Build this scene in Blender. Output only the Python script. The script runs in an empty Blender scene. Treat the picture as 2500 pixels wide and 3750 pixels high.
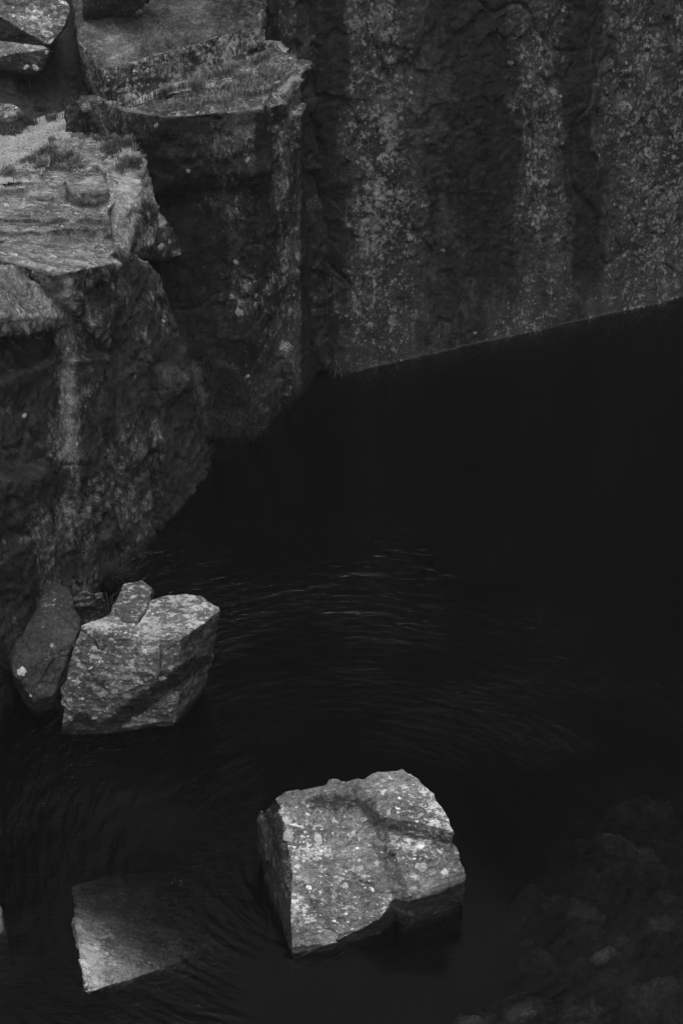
import bpy, bmesh, math, random
import numpy as np
from mathutils import Vector

# ---------------------------------------------------------------- camera, sky, sun, exposure
SC = bpy.context.scene
COL = SC.collection
CAM_H = 13.0
PITCH = math.radians(35)
VFOV = math.radians(28.8)
cam = bpy.data.cameras.new('camera')
cam.sensor_fit = 'VERTICAL'
cam.angle_y = VFOV
cam.clip_end = 2000
cam_o = bpy.data.objects.new('camera', cam)
COL.objects.link(cam_o)
cam_o.location = (0, 0, CAM_H)
cam_o.rotation_euler = (math.pi / 2 - PITCH, 0, 0)
SC.camera = cam_o

SUN_EL, SUN_AZ = math.radians(78), math.radians(165)      # azimuth clockwise from +Y
world = bpy.data.worlds.new('World')
SC.world = world
world.use_nodes = True
wn = world.node_tree
wn.nodes.clear()
w_sky = wn.nodes.new('ShaderNodeTexSky')
w_sky.sky_type = 'NISHITA'
w_sky.sun_disc = False
w_sky.sun_elevation = SUN_EL
w_sky.sun_rotation = SUN_AZ
w_sky.air_density = 1.0
w_sky.dust_density = 6.0
w_bw = wn.nodes.new('ShaderNodeRGBToBW')                   # black-and-white photograph
w_bg = wn.nodes.new('ShaderNodeBackground')
w_bg.inputs['Strength'].default_value = 0.15
w_out = wn.nodes.new('ShaderNodeOutputWorld')
wn.links.new(w_sky.outputs[0], w_bw.inputs[0])
wn.links.new(w_bw.outputs[0], w_bg.inputs['Color'])
wn.links.new(w_bg.outputs[0], w_out.inputs['Surface'])

sun = bpy.data.lights.new('sun', 'SUN')
sun.energy = 0.6
sun.angle = math.radians(25)
sun_o = bpy.data.objects.new('sun', sun)
COL.objects.link(sun_o)
sd = Vector((math.sin(SUN_AZ) * math.cos(SUN_EL), math.cos(SUN_AZ) * math.cos(SUN_EL), math.sin(SUN_EL)))
sun_o.rotation_euler = sd.to_track_quat('Z', 'Y').to_euler()
sun_o.location = (0, 0, 40)

SC.view_settings.view_transform = 'Standard'
SC.view_settings.look = 'None'
SC.view_settings.gamma = 1
SC.view_settings.use_curve_mapping = False
SC.view_settings.exposure = -0.15
SC.cycles.use_adaptive_sampling = True
SC.cycles.adaptive_threshold = 0.01
SC.cycles.use_denoising = True
SC.cycles.max_bounces = 5
SC.cycles.diffuse_bounces = 2
SC.cycles.transparent_max_bounces = 12
SC.cycles.volume_bounces = 0
SC.cycles.caustics_reflective = False
SC.cycles.caustics_refractive = False

LICHEN_KEY = {'WALL': 'wall'}
random.seed(4)
RNG = np.random.default_rng(4)

# ---------------------------------------------------------------- survey helpers: sight lines of the photograph (2500 x 3750)
FPX = 1875 / math.tan(VFOV / 2)
CP, SP = math.cos(PITCH), math.sin(PITCH)
EYE = np.array([0, 0, CAM_H])


def ray(px, py):
    a, b = (px - 1250) / FPX, (1875 - py) / FPX
    return np.array([a, CP + b * SP, -SP + b * CP])


def pz(px, py, z=0.0):
    d = ray(px, py)
    return EYE + d * ((z - CAM_H) / d[2])


def pyy(px, py, y):
    d = ray(px, py)
    return EYE + d * (y / d[1])


def plane_at(p0, p1, batter):
    """near-vertical face through two waterline points, leaning back by batter degrees"""
    p0, p1 = np.array(p0, float), np.array(p1, float)
    u = (p1 - p0) / np.linalg.norm(p1 - p0)
    n = np.array([u[1], -u[0], 0.0])
    if n[1] > 0 and abs(n[1]) > abs(n[0]):
        n = -n
    b = math.radians(batter)
    nn = n * math.cos(b) + np.array([0, 0, math.sin(b)])

    def hit(px, py, off=0.0):
        d = ray(px, py)
        t = np.dot(p0 + nn * off - EYE, nn) / np.dot(d, nn)
        return EYE + d * t
    hit.n = nn
    hit.u = u
    hit.p0 = p0
    return hit


def project(v):
    d = v - EYE
    cz = d[:, 1] * CP - d[:, 2] * SP
    cy = d[:, 1] * SP + d[:, 2] * CP
    return 1250 + FPX * d[:, 0] / cz, 1875 - FPX * cy / cz


# ---------------------------------------------------------------- numpy noise
def _hash(ix, iy, iz, seed):
    h = (ix.astype(np.uint32) * np.uint32(374761393) + iy.astype(np.uint32) * np.uint32(668265263)
         + iz.astype(np.uint32) * np.uint32(2147483647 & 0x4F9939F5) + np.uint32((seed * 974711 + 12345) & 0xFFFFFFFF))
    h = (h ^ (h >> np.uint32(13))) * np.uint32(1274126177)
    h = (h ^ (h >> np.uint32(16))) * np.uint32(2246822519)
    return (h ^ (h >> np.uint32(15))).astype(np.float64) / 4294967295.0


def vnoise(p, seed=0):
    f = np.floor(p)
    i = f.astype(np.int64) & 0xFFFFFFFF
    t = p - f
    t = t * t * t * (t * (t * 6 - 15) + 10)
    out = 0
    for dx in (0, 1):
        for dy in (0, 1):
            for dz in (0, 1):
                w = (t[:, 0] if dx else 1 - t[:, 0]) * (t[:, 1] if dy else 1 - t[:, 1]) * (t[:, 2] if dz else 1 - t[:, 2])
                out = out + w * _hash(i[:, 0] + dx, i[:, 1] + dy, i[:, 2] + dz, seed)
    return out * 2 - 1


def fbm(p, octv=4, seed=0, gain=0.5, ridged=False):
    a, s, tot = 1.0, 0.0, 0.0
    for o in range(octv):
        n = vnoise(p * (2.03 ** o) + o * 17.3, seed + o)
        if ridged:
            n = 1 - 2 * np.abs(n)
        s = s + a * n
        tot += a
        a *= gain
    return s / tot


def worley(p, seed=0):
    """nearest and second distance, a random number per cell and a random tilted plane inside each cell"""
    f = np.floor(p).astype(np.int64)
    d1 = np.full(len(p), 9.0)
    d2 = np.full(len(p), 9.0)
    cid = np.zeros(len(p))
    pl = np.zeros(len(p))
    for dx in (-1, 0, 1):
        for dy in (-1, 0, 1):
            for dz in (-1, 0, 1):
                c = f + np.array([dx, dy, dz])
                m = c & 0xFFFFFFFF
                h = [_hash(m[:, 0], m[:, 1], m[:, 2], seed + k) for k in range(3)]
                o = [p[:, k] - c[:, k] - h[k] for k in range(3)]
                d = np.sqrt(o[0] ** 2 + o[1] ** 2 + o[2] ** 2)
                near = d < d1
                d2 = np.where(near, d1, np.minimum(d2, d))
                cid = np.where(near, h[0], cid)
                pl = np.where(near, (h[1] - .5) * o[0] + (h[2] - .5) * o[1] + (h[0] - .5) * o[2], pl)
                d1 = np.where(near, d, d1)
    return d1, d2, cid, pl


def sstep(a, b, x):
    t = np.clip((x - a) / (b - a), 0, 1)
    return t * t * (3 - 2 * t)


def blob(px, py, cx, cy, rx, ry):
    return np.exp(-(((px - cx) / rx) ** 2 + ((py - cy) / ry) ** 2))


# ---------------------------------------------------------------- materials
def new_mat(name):
    m = bpy.data.materials.new(name)
    m.use_nodes = True
    m.node_tree.nodes.clear()
    return m


class G:
    """small helper to write node graphs as expressions"""
    def __init__(self, mat):
        self.t = mat.node_tree

    def n(self, typ, **kw):
        nd = self.t.nodes.new(typ)
        for k, v in kw.items():
            setattr(nd, k, v)
        return nd

    def put(self, sock, v):
        if isinstance(v, bpy.types.NodeSocket):
            self.t.links.new(v, sock)
        else:
            sock.default_value = v

    def m(self, op, a, b=0.0, c=0.0):
        nd = self.n('ShaderNodeMath', operation=op)
        for s, v in zip(nd.inputs, (a, b, c)):
            self.put(s, v)
        return nd.outputs[0]

    def ramp(self, x, a, b, lo=0.0, hi=1.0):
        nd = self.n('ShaderNodeMapRange', interpolation_type='SMOOTHSTEP')
        self.put(nd.inputs['Value'], x)
        self.put(nd.inputs['From Min'], a)
        self.put(nd.inputs['From Max'], b)
        self.put(nd.inputs['To Min'], lo)
        self.put(nd.inputs['To Max'], hi)
        return nd.outputs['Result']

    def mixf(self, f, a, b):
        nd = self.n('ShaderNodeMix', data_type='FLOAT')
        self.put(nd.inputs[0], f)
        self.put(nd.inputs[2], a)
        self.put(nd.inputs[3], b)
        return nd.outputs[0]

    def coord(self, scale=(1, 1, 1), warp=0.0, wscale=8.0):
        tc = self.n('ShaderNodeTexCoord')
        v = tc.outputs['Object']
        if warp:
            nz = self.n('ShaderNodeTexNoise')
            self.put(nz.inputs['Vector'], v)
            nz.inputs['Scale'].default_value = wscale
            nz.inputs['Detail'].default_value = 3
            s = self.n('ShaderNodeVectorMath', operation='SUBTRACT')
            self.put(s.inputs[0], nz.outputs['Color'])
            s.inputs[1].default_value = (0.5, 0.5, 0.5)
            a = self.n('ShaderNodeVectorMath', operation='MULTIPLY_ADD')
            self.put(a.inputs[0], s.outputs[0])
            a.inputs[1].default_value = (warp, warp, warp)
            self.put(a.inputs[2], v)
            v = a.outputs[0]
        mp = self.n('ShaderNodeMapping')
        mp.inputs['Scale'].default_value = scale
        self.put(mp.inputs['Vector'], v)
        return mp.outputs[0]

    def noise(self, vec, scale, detail=4, rough=0.55):
        nd = self.n('ShaderNodeTexNoise')
        self.put(nd.inputs['Vector'], vec)
        nd.inputs['Scale'].default_value = scale
        nd.inputs['Detail'].default_value = detail
        nd.inputs['Roughness'].default_value = rough
        return nd.outputs[0]

    def voro(self, vec, scale, rand=1.0):
        nd = self.n('ShaderNodeTexVoronoi')
        self.put(nd.inputs['Vector'], vec)
        nd.inputs['Scale'].default_value = scale
        nd.inputs['Randomness'].default_value = rand
        sep = self.n('ShaderNodeSeparateColor')
        self.put(sep.inputs[0], nd.outputs['Color'])
        return nd.outputs['Distance'], sep.outputs[0], sep.outputs[1]

    def attr(self, name):
        nd = self.n('ShaderNodeAttribute', attribute_name=name)
        return nd.outputs['Fac']

    def grey(self, x):
        nd = self.n('ShaderNodeCombineColor')
        for s in nd.inputs[:3]:
            self.put(s, x)
        return nd.outputs[0]


def rock_mat(name, dark, mid, pale, stretch=(1, 1, 1), spot=12.0, crust=20.0, rough=0.85, bump=0.02, spot_gain=1.0, crust_gain=1.0, streak=0.0, drawn=0.5, dark_floor=0.15):
    mat = new_mat(name)
    g = G(mat)
    L, S = g.attr('lichen'), g.attr('stain_shade')

    def grained(warp, ws):
        a = g.coord(stretch, warp, ws)
        if not streak:
            return a
        b = g.n('ShaderNodeMapping')          # the same warped point, drawn out down the steep faces
        b.inputs['Scale'].default_value = (1.2, 1.2, drawn)
        src = a.node.inputs['Vector'].links[0].from_socket
        g.put(b.inputs['Vector'], src)
        mx = g.n('ShaderNodeMix', data_type='VECTOR')
        g.put(mx.inputs[0], g.attr('top'))
        g.put(mx.inputs[4], b.outputs[0])
        g.put(mx.inputs[5], a)
        return mx.outputs[1]
    c = grained(0.05, 7)
    cu = g.coord((1, 1, 1))
    big = g.noise(c, 2.2, 4, 0.6)
    fine = g.noise(c, 24, 5, 0.75)
    grit = g.noise(cu, 95, 2, 0.7)
    x = g.m('ADD', g.m('MULTIPLY', big, 0.35), g.m('ADD', g.m('MULTIPLY', fine, 0.45), g.m('MULTIPLY', grit, 0.25)))
    base = g.ramp(x, 0.42, 0.66, dark, mid)
    base = g.m('MULTIPLY', base, g.ramp(grit, 0.30, 0.55, 0.55, 1.1))
    if streak:
        cs = g.coord((9, 9, 0.55), 0.03, 4)
        st = g.noise(cs, 1.0, 4, 0.6)
        base = g.m('MULTIPLY', base, g.ramp(st, 0.35, 0.68, 1.0 - streak, 1.0 + 0.35 * streak))
    # crustose lichen: ragged patches, denser where the attribute says so
    cw = grained(0.05, 17)
    cr = g.noise(cw, crust, 5, 0.74)
    clus = g.noise(c, 4.5, 3, 0.5)
    v = g.m('ADD', g.m('ADD', cr, g.m('MULTIPLY', L, 0.26)), g.m('MULTIPLY', g.m('SUBTRACT', clus, 0.5), 0.5))
    crm = g.m('MULTIPLY', g.ramp(v, 0.66, 0.76), crust_gain)
    # round lichen thalli of two sizes
    d1, r1, q1 = g.voro(cw, spot)
    d2, r2, q2 = g.voro(cw, spot * 2.3)
    s1 = g.m('SUBTRACT', g.m('MULTIPLY', g.m('ADD', r1, g.m('MULTIPLY', L, 0.45)), 0.48), g.m('ADD', d1, 0.25))
    s2 = g.m('SUBTRACT', g.m('MULTIPLY', g.m('ADD', r2, g.m('MULTIPLY', L, 0.60)), 0.52), g.m('ADD', d2, 0.27))
    brk = g.ramp(fine, 0.38, 0.52)
    sm1 = g.m('MULTIPLY', g.m('MULTIPLY', g.ramp(s1, 0.0, 0.10), spot_gain), brk)
    sm2 = g.m('MULTIPLY', g.m('MULTIPLY', g.ramp(s2, 0.0, 0.12), 0.7 * spot_gain), brk)
    lm = g.m('MULTIPLY', L, 3.0)
    lmask = g.n('ShaderNodeClamp')
    g.put(lmask.inputs[0], lm)
    spots = g.m('MULTIPLY', g.m('MAXIMUM', sm1, sm2), lmask.outputs[0])
    tone = g.m('MULTIPLY', pale, g.m('ADD', 0.25, g.m('ADD', g.m('MULTIPLY', q1, 0.35), g.m('MULTIPLY', grit, 0.55))))
    col = g.mixf(g.m('MULTIPLY', crm, lmask.outputs[0]), base, g.m('MULTIPLY', tone, 0.68))
    col = g.mixf(spots, col, tone)
    # dark algae / wet staining plus painted shade, with its own ragged outline
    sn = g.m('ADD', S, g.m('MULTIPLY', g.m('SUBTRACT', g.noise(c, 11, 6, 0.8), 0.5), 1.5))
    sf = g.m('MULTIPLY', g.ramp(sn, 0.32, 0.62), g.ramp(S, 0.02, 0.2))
    col = g.m('MULTIPLY', col, g.mixf(sf, 1.0, dark_floor))
    col = g.m('MULTIPLY', col, g.attr('tone'))
    h = g.noise(cu, 34, 3, 0.75)
    bp = g.n('ShaderNodeBump')
    bp.inputs['Strength'].default_value = 0.8
    bp.inputs['Distance'].default_value = bump
    g.put(bp.inputs['Height'], h)
    pr = g.n('ShaderNodeBsdfPrincipled')
    g.put(pr.inputs['Base Color'], g.grey(col))
    g.put(pr.inputs['Roughness'], g.mixf(sf, rough, rough * 0.8))
    pr.inputs['Specular IOR Level'].default_value = 0.25
    g.put(pr.inputs['Normal'], bp.outputs[0])
    out = g.n('ShaderNodeOutputMaterial')
    g.t.links.new(pr.outputs[0], out.inputs['Surface'])
    return mat


M_BOULDER = rock_mat('lichened_boulder', 0.06, 0.23, 0.95, stretch=(0.7, 1.2, 1.2), spot=13, crust=20)
M_LEDGE = rock_mat('foliated_rock', 0.06, 0.36, 0.85, stretch=(0.5, 1.4, 1.4), spot=12, crust=20, bump=0.025, streak=0.35, drawn=.8)
M_BUTT = rock_mat('buttress_rock', 0.03, 0.14, 0.58, spot=12, crust=20, bump=0.025, streak=0.45, drawn=.75)
M_WALL = rock_mat('quarry_wall_rock', 0.03, 0.085, 0.44, stretch=(1, 1, 0.8), spot=12, crust=18, bump=0.03, streak=0.3, spot_gain=0.8, drawn=0.9, dark_floor=0.36)
M_WET = rock_mat('dark_wet_rock', 0.02, 0.09, 0.5, spot=11, crust=20, rough=0.7)
M_SUNK = rock_mat('submerged_rock', 0.10, 0.42, 0.95, spot=11, crust=18)


def simple_mat(name, lo, hi, scale, detail=5, bump=0.01, rough=0.95, island=False):
    mat = new_mat(name)
    g = G(mat)
    c = g.coord()
    x = g.m('ADD', g.m('MULTIPLY', g.noise(c, scale, detail, 0.7), 0.7), g.m('MULTIPLY', g.noise(c, scale * 0.08, 3), 0.3))
    col = g.ramp(x, 0.35, 0.65, lo, hi)
    if island:
        col = g.m('MULTIPLY', col, g.attr('tone'))
    pr = g.n('ShaderNodeBsdfPrincipled')
    g.put(pr.inputs['Base Color'], g.grey(col))
    pr.inputs['Roughness'].default_value = rough
    pr.inputs['Specular IOR Level'].default_value = 0.15
    bp = g.n('ShaderNodeBump')
    bp.inputs['Distance'].default_value = bump
    g.put(bp.inputs['Height'], x)
    g.put(pr.inputs['Normal'], bp.outputs[0])
    out = g.n('ShaderNodeOutputMaterial')
    g.t.links.new(pr.outputs[0], out.inputs['Surface'])
    return mat


M_GRAVEL = simple_mat('gravel_path', 0.20, 0.55, 70, bump=0.012)
M_GRASS = simple_mat('moor_grass', 0.07, 0.13, 30, island=True)
M_GRIT = simple_mat('gravel_grain', 0.2, 0.4, 40, island=True)
M_SOIL = simple_mat('dark_soil', 0.02, 0.05, 14, bump=0.02)
M_BED = simple_mat('lake_bed', 0.03, 0.08, 3, bump=0.02)


# ---------------------------------------------------------------- mesh helpers
def finish(name, verts, faces, mat, loc=None, attrs=None, smooth=True):
    """link one mesh object; verts are world positions, the origin goes to loc"""
    loc = np.array(loc if loc is not None else (0, 0, 0), float)
    me = bpy.data.meshes.new(name)
    v = np.asarray(verts, np.float32) - loc.astype(np.float32)
    f = np.asarray(faces, np.int32)
    k = f.shape[1]
    me.vertices.add(len(v))
    me.vertices.foreach_set('co', v.ravel())
    me.loops.add(f.size)
    me.loops.foreach_set('vertex_index', f.ravel())
    me.polygons.add(len(f))
    me.polygons.foreach_set('loop_start', np.arange(0, f.size, k, dtype=np.int32))
    me.polygons.foreach_set('use_smooth', np.full(len(f), smooth, dtype=bool))
    me.update(calc_edges=True)
    for an, av in (attrs or {}).items():
        a = me.attributes.new(an, 'FLOAT', 'POINT')
        a.data.foreach_set('value', np.asarray(av, np.float32))
    me.materials.append(mat)
    o = bpy.data.objects.new(name, me)
    o.location = loc
    COL.objects.link(o)
    return o


def tag(o, label=None, cat=None, group=None, kind=None):
    if label:
        o['label'] = label
    if cat:
        o['category'] = cat
    if group:
        o['group'] = group
    if kind:
        o['kind'] = kind
    return o


def blocks_to_mesh(hulls, voxel, smooth_it):
    """union of convex blocks -> evenly tessellated rock skin (verts, quads, normals)"""
    bm = bmesh.new()
    for pts in hulls:
        vs = [bm.verts.new(tuple(map(float, p))) for p in pts]
        r = bmesh.ops.convex_hull(bm, input=vs)
        junk = [e for e in r['geom_interior'] + r['geom_unused'] if isinstance(e, bmesh.types.BMVert)]
        if junk:
            bmesh.ops.delete(bm, geom=list(set(junk)), context='VERTS')
    me = bpy.data.meshes.new('tmp')
    bm.to_mesh(me)
    bm.free()
    o = bpy.data.objects.new('tmp', me)
    COL.objects.link(o)
    md = o.modifiers.new('r', 'REMESH')
    md.mode = 'VOXEL'
    md.voxel_size = voxel
    if smooth_it:
        sm = o.modifiers.new('s', 'SMOOTH')
        sm.iterations = smooth_it
        sm.factor = 0.5
    dg = bpy.context.evaluated_depsgraph_get()
    ev = o.evaluated_get(dg)
    m2 = ev.to_mesh()
    v = np.zeros(len(m2.vertices) * 3)
    m2.vertices.foreach_get('co', v)
    f = np.zeros(len(m2.polygons) * 4, np.int32)
    lt = np.zeros(len(m2.polygons), np.int32)
    m2.polygons.foreach_get('loop_total', lt)
    if lt.min() == 4 and lt.max() == 4:
        m2.polygons.foreach_get('vertices', f)
        f = f.reshape(-1, 4)
    else:
        f = np.array([list(p.vertices)[:3] + [p.vertices[-1]] for p in m2.polygons], np.int32)
    ev.to_mesh_clear()
    bpy.data.objects.remove(o)
    bpy.data.meshes.remove(me)
    return v.reshape(-1, 3), f


def vnormals(v, f):
    a = np.cross(v[f[:, 2]] - v[f[:, 0]], v[f[:, 3]] - v[f[:, 1]])
    n = np.zeros_like(v)
    for k in range(4):
        np.add.at(n, f[:, k], a)
    return n / (np.linalg.norm(n, axis=1, keepdims=True) + 1e-12)


SURF = {}
SPOTTED = {}


def rock(name, hulls, voxel, mat, smooth_it=3, rough=0.05, facet=0.04, fluting=0.0, strata=0.0, grain=0.008, seed=0, attrs=None, scale=1.0, cracks=0.0):
    v, f = blocks_to_mesh(hulls, voxel, smooth_it)
    n = vnormals(v, f)
    p = v / scale
    d = rough * fbm(p * 1.6, 4, seed)
    if facet:
        q = p * 2.3 + 0.25 * np.stack([fbm(p * 3, 2, seed + 31), fbm(p * 3, 2, seed + 32), fbm(p * 3, 2, seed + 33)], 1)
        d1, d2, cid, pl = worley(q * np.array([1, 1, 1.3]), seed + 7)
        d += facet * ((cid - 0.5) + 2.2 * pl)
        d1, d2, cid, pl = worley(q * 2.6 + 5.1, seed + 57)
        d += facet * .40 * ((cid - 0.5) + 2.2 * pl)
    if cracks:
        cn = fbm(p * np.array([1.1, 1.1, .9]), 3, seed + 61) + .04 * fbm(p * 9, 2, seed + 62)
        d -= cracks * np.exp(-(cn / .022) ** 2)
    up = np.abs(n[:, 2])
    if fluting:
        d += fluting * (1 - up) * (fbm(p * np.array([7, 7, 0.7]), 4, seed + 11, 0.6) + 0.6 * fbm(p * np.array([3, 3, 0.35]), 3, seed + 13, ridged=True))
    if strata:
        w = p + 0.06 * np.stack([fbm(p * 2, 3, seed + 41)] * 3, 1)
        d += strata * fbm(w * np.array([1.2, 1.2, 11.0]), 4, seed + 17, 0.65) * (0.35 + 0.65 * (1 - up))
        d += strata * 0.5 * fbm(p * np.array([3.0, 8.0, 6.0]), 3, seed + 19)
    d += grain * fbm(p * 14, 3, seed + 23, 0.7)
    n0 = n
    v = v + n * (d * scale)[:, None]
    n = vnormals(v, f)
    px, py = project(v)
    A = {'lichen': np.full(len(v), 0.25), 'stain_shade': np.zeros(len(v)), 'tone': np.ones(len(v))}
    if attrs:
        A.update(attrs(v, n0, px, py))
    A['top'] = sstep(.40, .60, n0[:, 2] + .15 * fbm(v * 3, 2, seed + 77))
    c = np.array([(v[:, 0].min() + v[:, 0].max()) / 2, (v[:, 1].min() + v[:, 1].max()) / 2, v[:, 2].min()])
    o = finish(name, v, f, mat, c, A)
    SURF.setdefault(name, []).append((v, n, px, py))
    SPOTTED[o.name] = (o, v, px, py)
    return o


def chunks(line, n, size, seed, tall=1.0, sink=.35):
    """broken blocks along an edge: small irregular hulls half buried in the rock"""
    r = random.Random(seed)
    line = [np.array(p, float) for p in line]
    seg = [np.linalg.norm(b - a) for a, b in zip(line, line[1:])]
    out = []
    for _ in range(n):
        t = r.uniform(0, sum(seg))
        k = 0
        while k < len(seg) - 1 and t > seg[k]:
            t -= seg[k]
            k += 1
        c = line[k] + (line[k + 1] - line[k]) * min(1, t / seg[k])
        w = size * r.uniform(.5, 1.2)
        a = r.uniform(0, 3.14)
        ax = np.array([math.cos(a), math.sin(a), r.uniform(-.2, .2)])
        ay = np.array([-math.sin(a), math.cos(a), r.uniform(-.2, .2)])
        az = np.array([r.uniform(-.15, .15), r.uniform(-.15, .15), tall])
        c = c - np.array([0, 0, w * tall * sink]) + np.array([r.uniform(-.3, .3) * w, r.uniform(.0, .5) * w, 0])
        out.append([c + w * .5 * (sx * ax * r.uniform(.7, 1.2) + sy * ay * r.uniform(.5, .9) + sz * az * r.uniform(.8, 1.1)) for sx in (-1, 1) for sy in (-1, 1) for sz in (-1, 1)])
    return out


# ================================================================ THE SETTING
# --- quarry wall behind the water
W0, W1 = pz(1250, 1375), pz(2500, 1090)
WALL = plane_at(W0, W1, 8)


def build_wall():
    u = WALL.u
    n = WALL.n
    up = np.cross(n, u)
    if up[2] < 0:
        up = -up
    us = np.concatenate([np.arange(-0.9, 6.6, 0.017), np.arange(6.6, 26, 0.25)])
    ws = np.concatenate([np.arange(-2.5, -0.3, 0.1), np.arange(-0.3, 5.6, 0.017), np.arange(5.6, 9.0, 0.2)])
    U, Wv = np.meshgrid(us, ws)
    U, Wv = U.ravel(), Wv.ravel()
    Wv = np.where(Wv > 5.6, 5.6 + (Wv - 5.6) * (1 + 1.3 * sstep(.5, 4.5, U)), Wv)      # unseen wall top raised to the right to keep sky out of the water
    v = WALL.p0 + np.outer(U, u) + np.outer(Wv, up)
    q = np.stack([U, Wv, np.zeros_like(U)], 1)
    d = 0.16 * fbm(q * np.array([0.6, 0.25, 1]), 4, 101)
    d += 0.10 * fbm(q * np.array([1.6, 0.22, 1]), 4, 103, ridged=True)
    d += 0.035 * fbm(q * np.array([6, 1.6, 1]), 4, 105, 0.6)
    d1, d2, cid, pl = worley(np.stack([U * 5, Wv * 4, np.zeros_like(U) + .5], 1), 107)
    d += 0.03 * ((cid - .5) + 1.5 * pl)
    d -= .05 * np.exp(-(fbm(q * np.array([.8, .35, 1]), 3, 121) / .02) ** 2)
    d += 0.022 * fbm(q * 16, 4, 109, 0.65)
    # the wall's left end bends back behind the buttress
    d *= .38 + .62 * sstep(-.1, 1.6, Wv)
    d -= 0.9 * sstep(0.25, -0.9, U)
    v = v + np.outer(d, n)
    px, py = project(v)
    # seepage stains run down the wall, lichen on the ribs between them
    wob = 50 * fbm(q * np.array([1.2, .9, 1]), 3, 113) + 40 * fbm(q * np.array([5, 3.5, 1]), 4, 114, .65)
    x = px + wob
    st = np.zeros(len(v))

    def band(cx, w, y0, y1, a, drift=0.0):
        cxx = cx + drift * (py - y0)
        e = np.exp(-np.abs((x - cxx) / w) ** 2.2)
        return a * e * sstep(y0 - 120, y0 + 60, py) * sstep(y1 + 120, y1 - 120, py)
    for b in [(1140, 110, -400, 1600, 1.0), (1225, 60, -400, 1600, .75), (1690, 150, -400, 520, .9, .06), (1770, 125, 200, 1060, 1.0), (1590, 70, 300, 1000, .45),
              (2110, 85, -400, 1080, .9, .02), (1680, 130, 900, 1450, .62), (2120, 60, 950, 1350, .55), (1960, 40, -400, 300, .4), (2420, 40, -100, 500, .3)]:
        st = np.maximum(st, band(*b))
    ed = sstep(.02, .5, st) * sstep(1.3, .6, st)
    st = np.clip(st + ed * (.55 * fbm(q * np.array([5, 1.1, 1]), 4, 141, .6) + .35 * fbm(q * np.array([14, 7, 1]), 3, 143)), 0, 1)
    li = 0.10 + 0.5 * blob(x, py, 1400, 500, 170, 900) + 0.45 * blob(x, py, 1950, 500, 120, 900) + 0.5 * blob(x, py, 2380, 400, 260, 1200)
    li += 0.5 * blob(px, py, 1350, 820, 90, 120) + 0.4 * blob(px, py, 1320, 1170, 60, 120) + 0.4 * blob(px, py, 1880, 330, 60, 160) + 0.3 * blob(px, py, 1300, 60, 100, 90)
    li += 0.25 * blob(px, py, 1800, 1200, 400, 60)
    li *= 1 - 0.75 * st
    tide = sstep(.0, .012, Wv) * sstep(.05, .02, Wv + .015 * fbm(q * 5, 3, 131))
    st = np.where(Wv < .004, 1.2, st * (1 - .7 * tide))
    tn = 1 + .8 * tide * sstep(-.3, .3, fbm(q * np.array([2.2, 1, 1]), 3, 133))
    nu, nw = len(us), len(ws)
    idx = np.arange(nu * nw).reshape(nw, nu)
    f = np.stack([idx[:-1, :-1], idx[:-1, 1:], idx[1:, 1:], idx[1:, :-1]], -1).reshape(-1, 4)
    # thickness: carry the rim back so that the wall is a solid
    rim = np.concatenate([idx[0], idx[1:, -1], idx[-1, -2::-1], idx[-2:0:-1, 0]])
    back = v[rim] - np.outer(np.full(len(rim), 3.0), n * np.array([1, 1, 0]))
    b0 = len(v)
    v = np.concatenate([v, back])
    k = np.arange(len(rim))
    k2 = np.roll(k, -1)
    f2 = np.stack([rim[k], b0 + k, b0 + k2, rim[k2]], -1)
    f = np.concatenate([f, f2])
    z = np.zeros(len(rim))
    o = finish('quarry_wall', v, f, M_WALL, WALL.p0, {'lichen': np.concatenate([np.clip(li, 0, 1), z]), 'stain_shade': np.concatenate([st, z]), 'tone': np.concatenate([tn, z]), 'top': np.zeros(len(v))})
    SPOTTED['wall'] = (o, v, px, py)
    return tag(o, 'tall dark quarry wall streaked by seepage behind the water', kind='structure')


build_wall()

# --- left cliff with layered ledges
CLIFF = plane_at(pz(420, 2080), pz(750, 1700), 7)
pc = CLIFF


def base_on(fn, s, off=0.0, z=-1.2):
    """point under the waterline of a face, s metres along it from its first survey point"""
    q = fn.p0 + fn.u * s
    nh = fn.n * np.array([1, 1, 0])
    return np.array([q[0] + nh[0] * (off - z * 0.12), q[1] + nh[1] * (off - z * 0.12), z])


def back_of(pts, dx=-2.2, dy=0.9, dz=0.0):
    return [np.array(p) + np.array([dx, dy, dz]) for p in pts]


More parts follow.
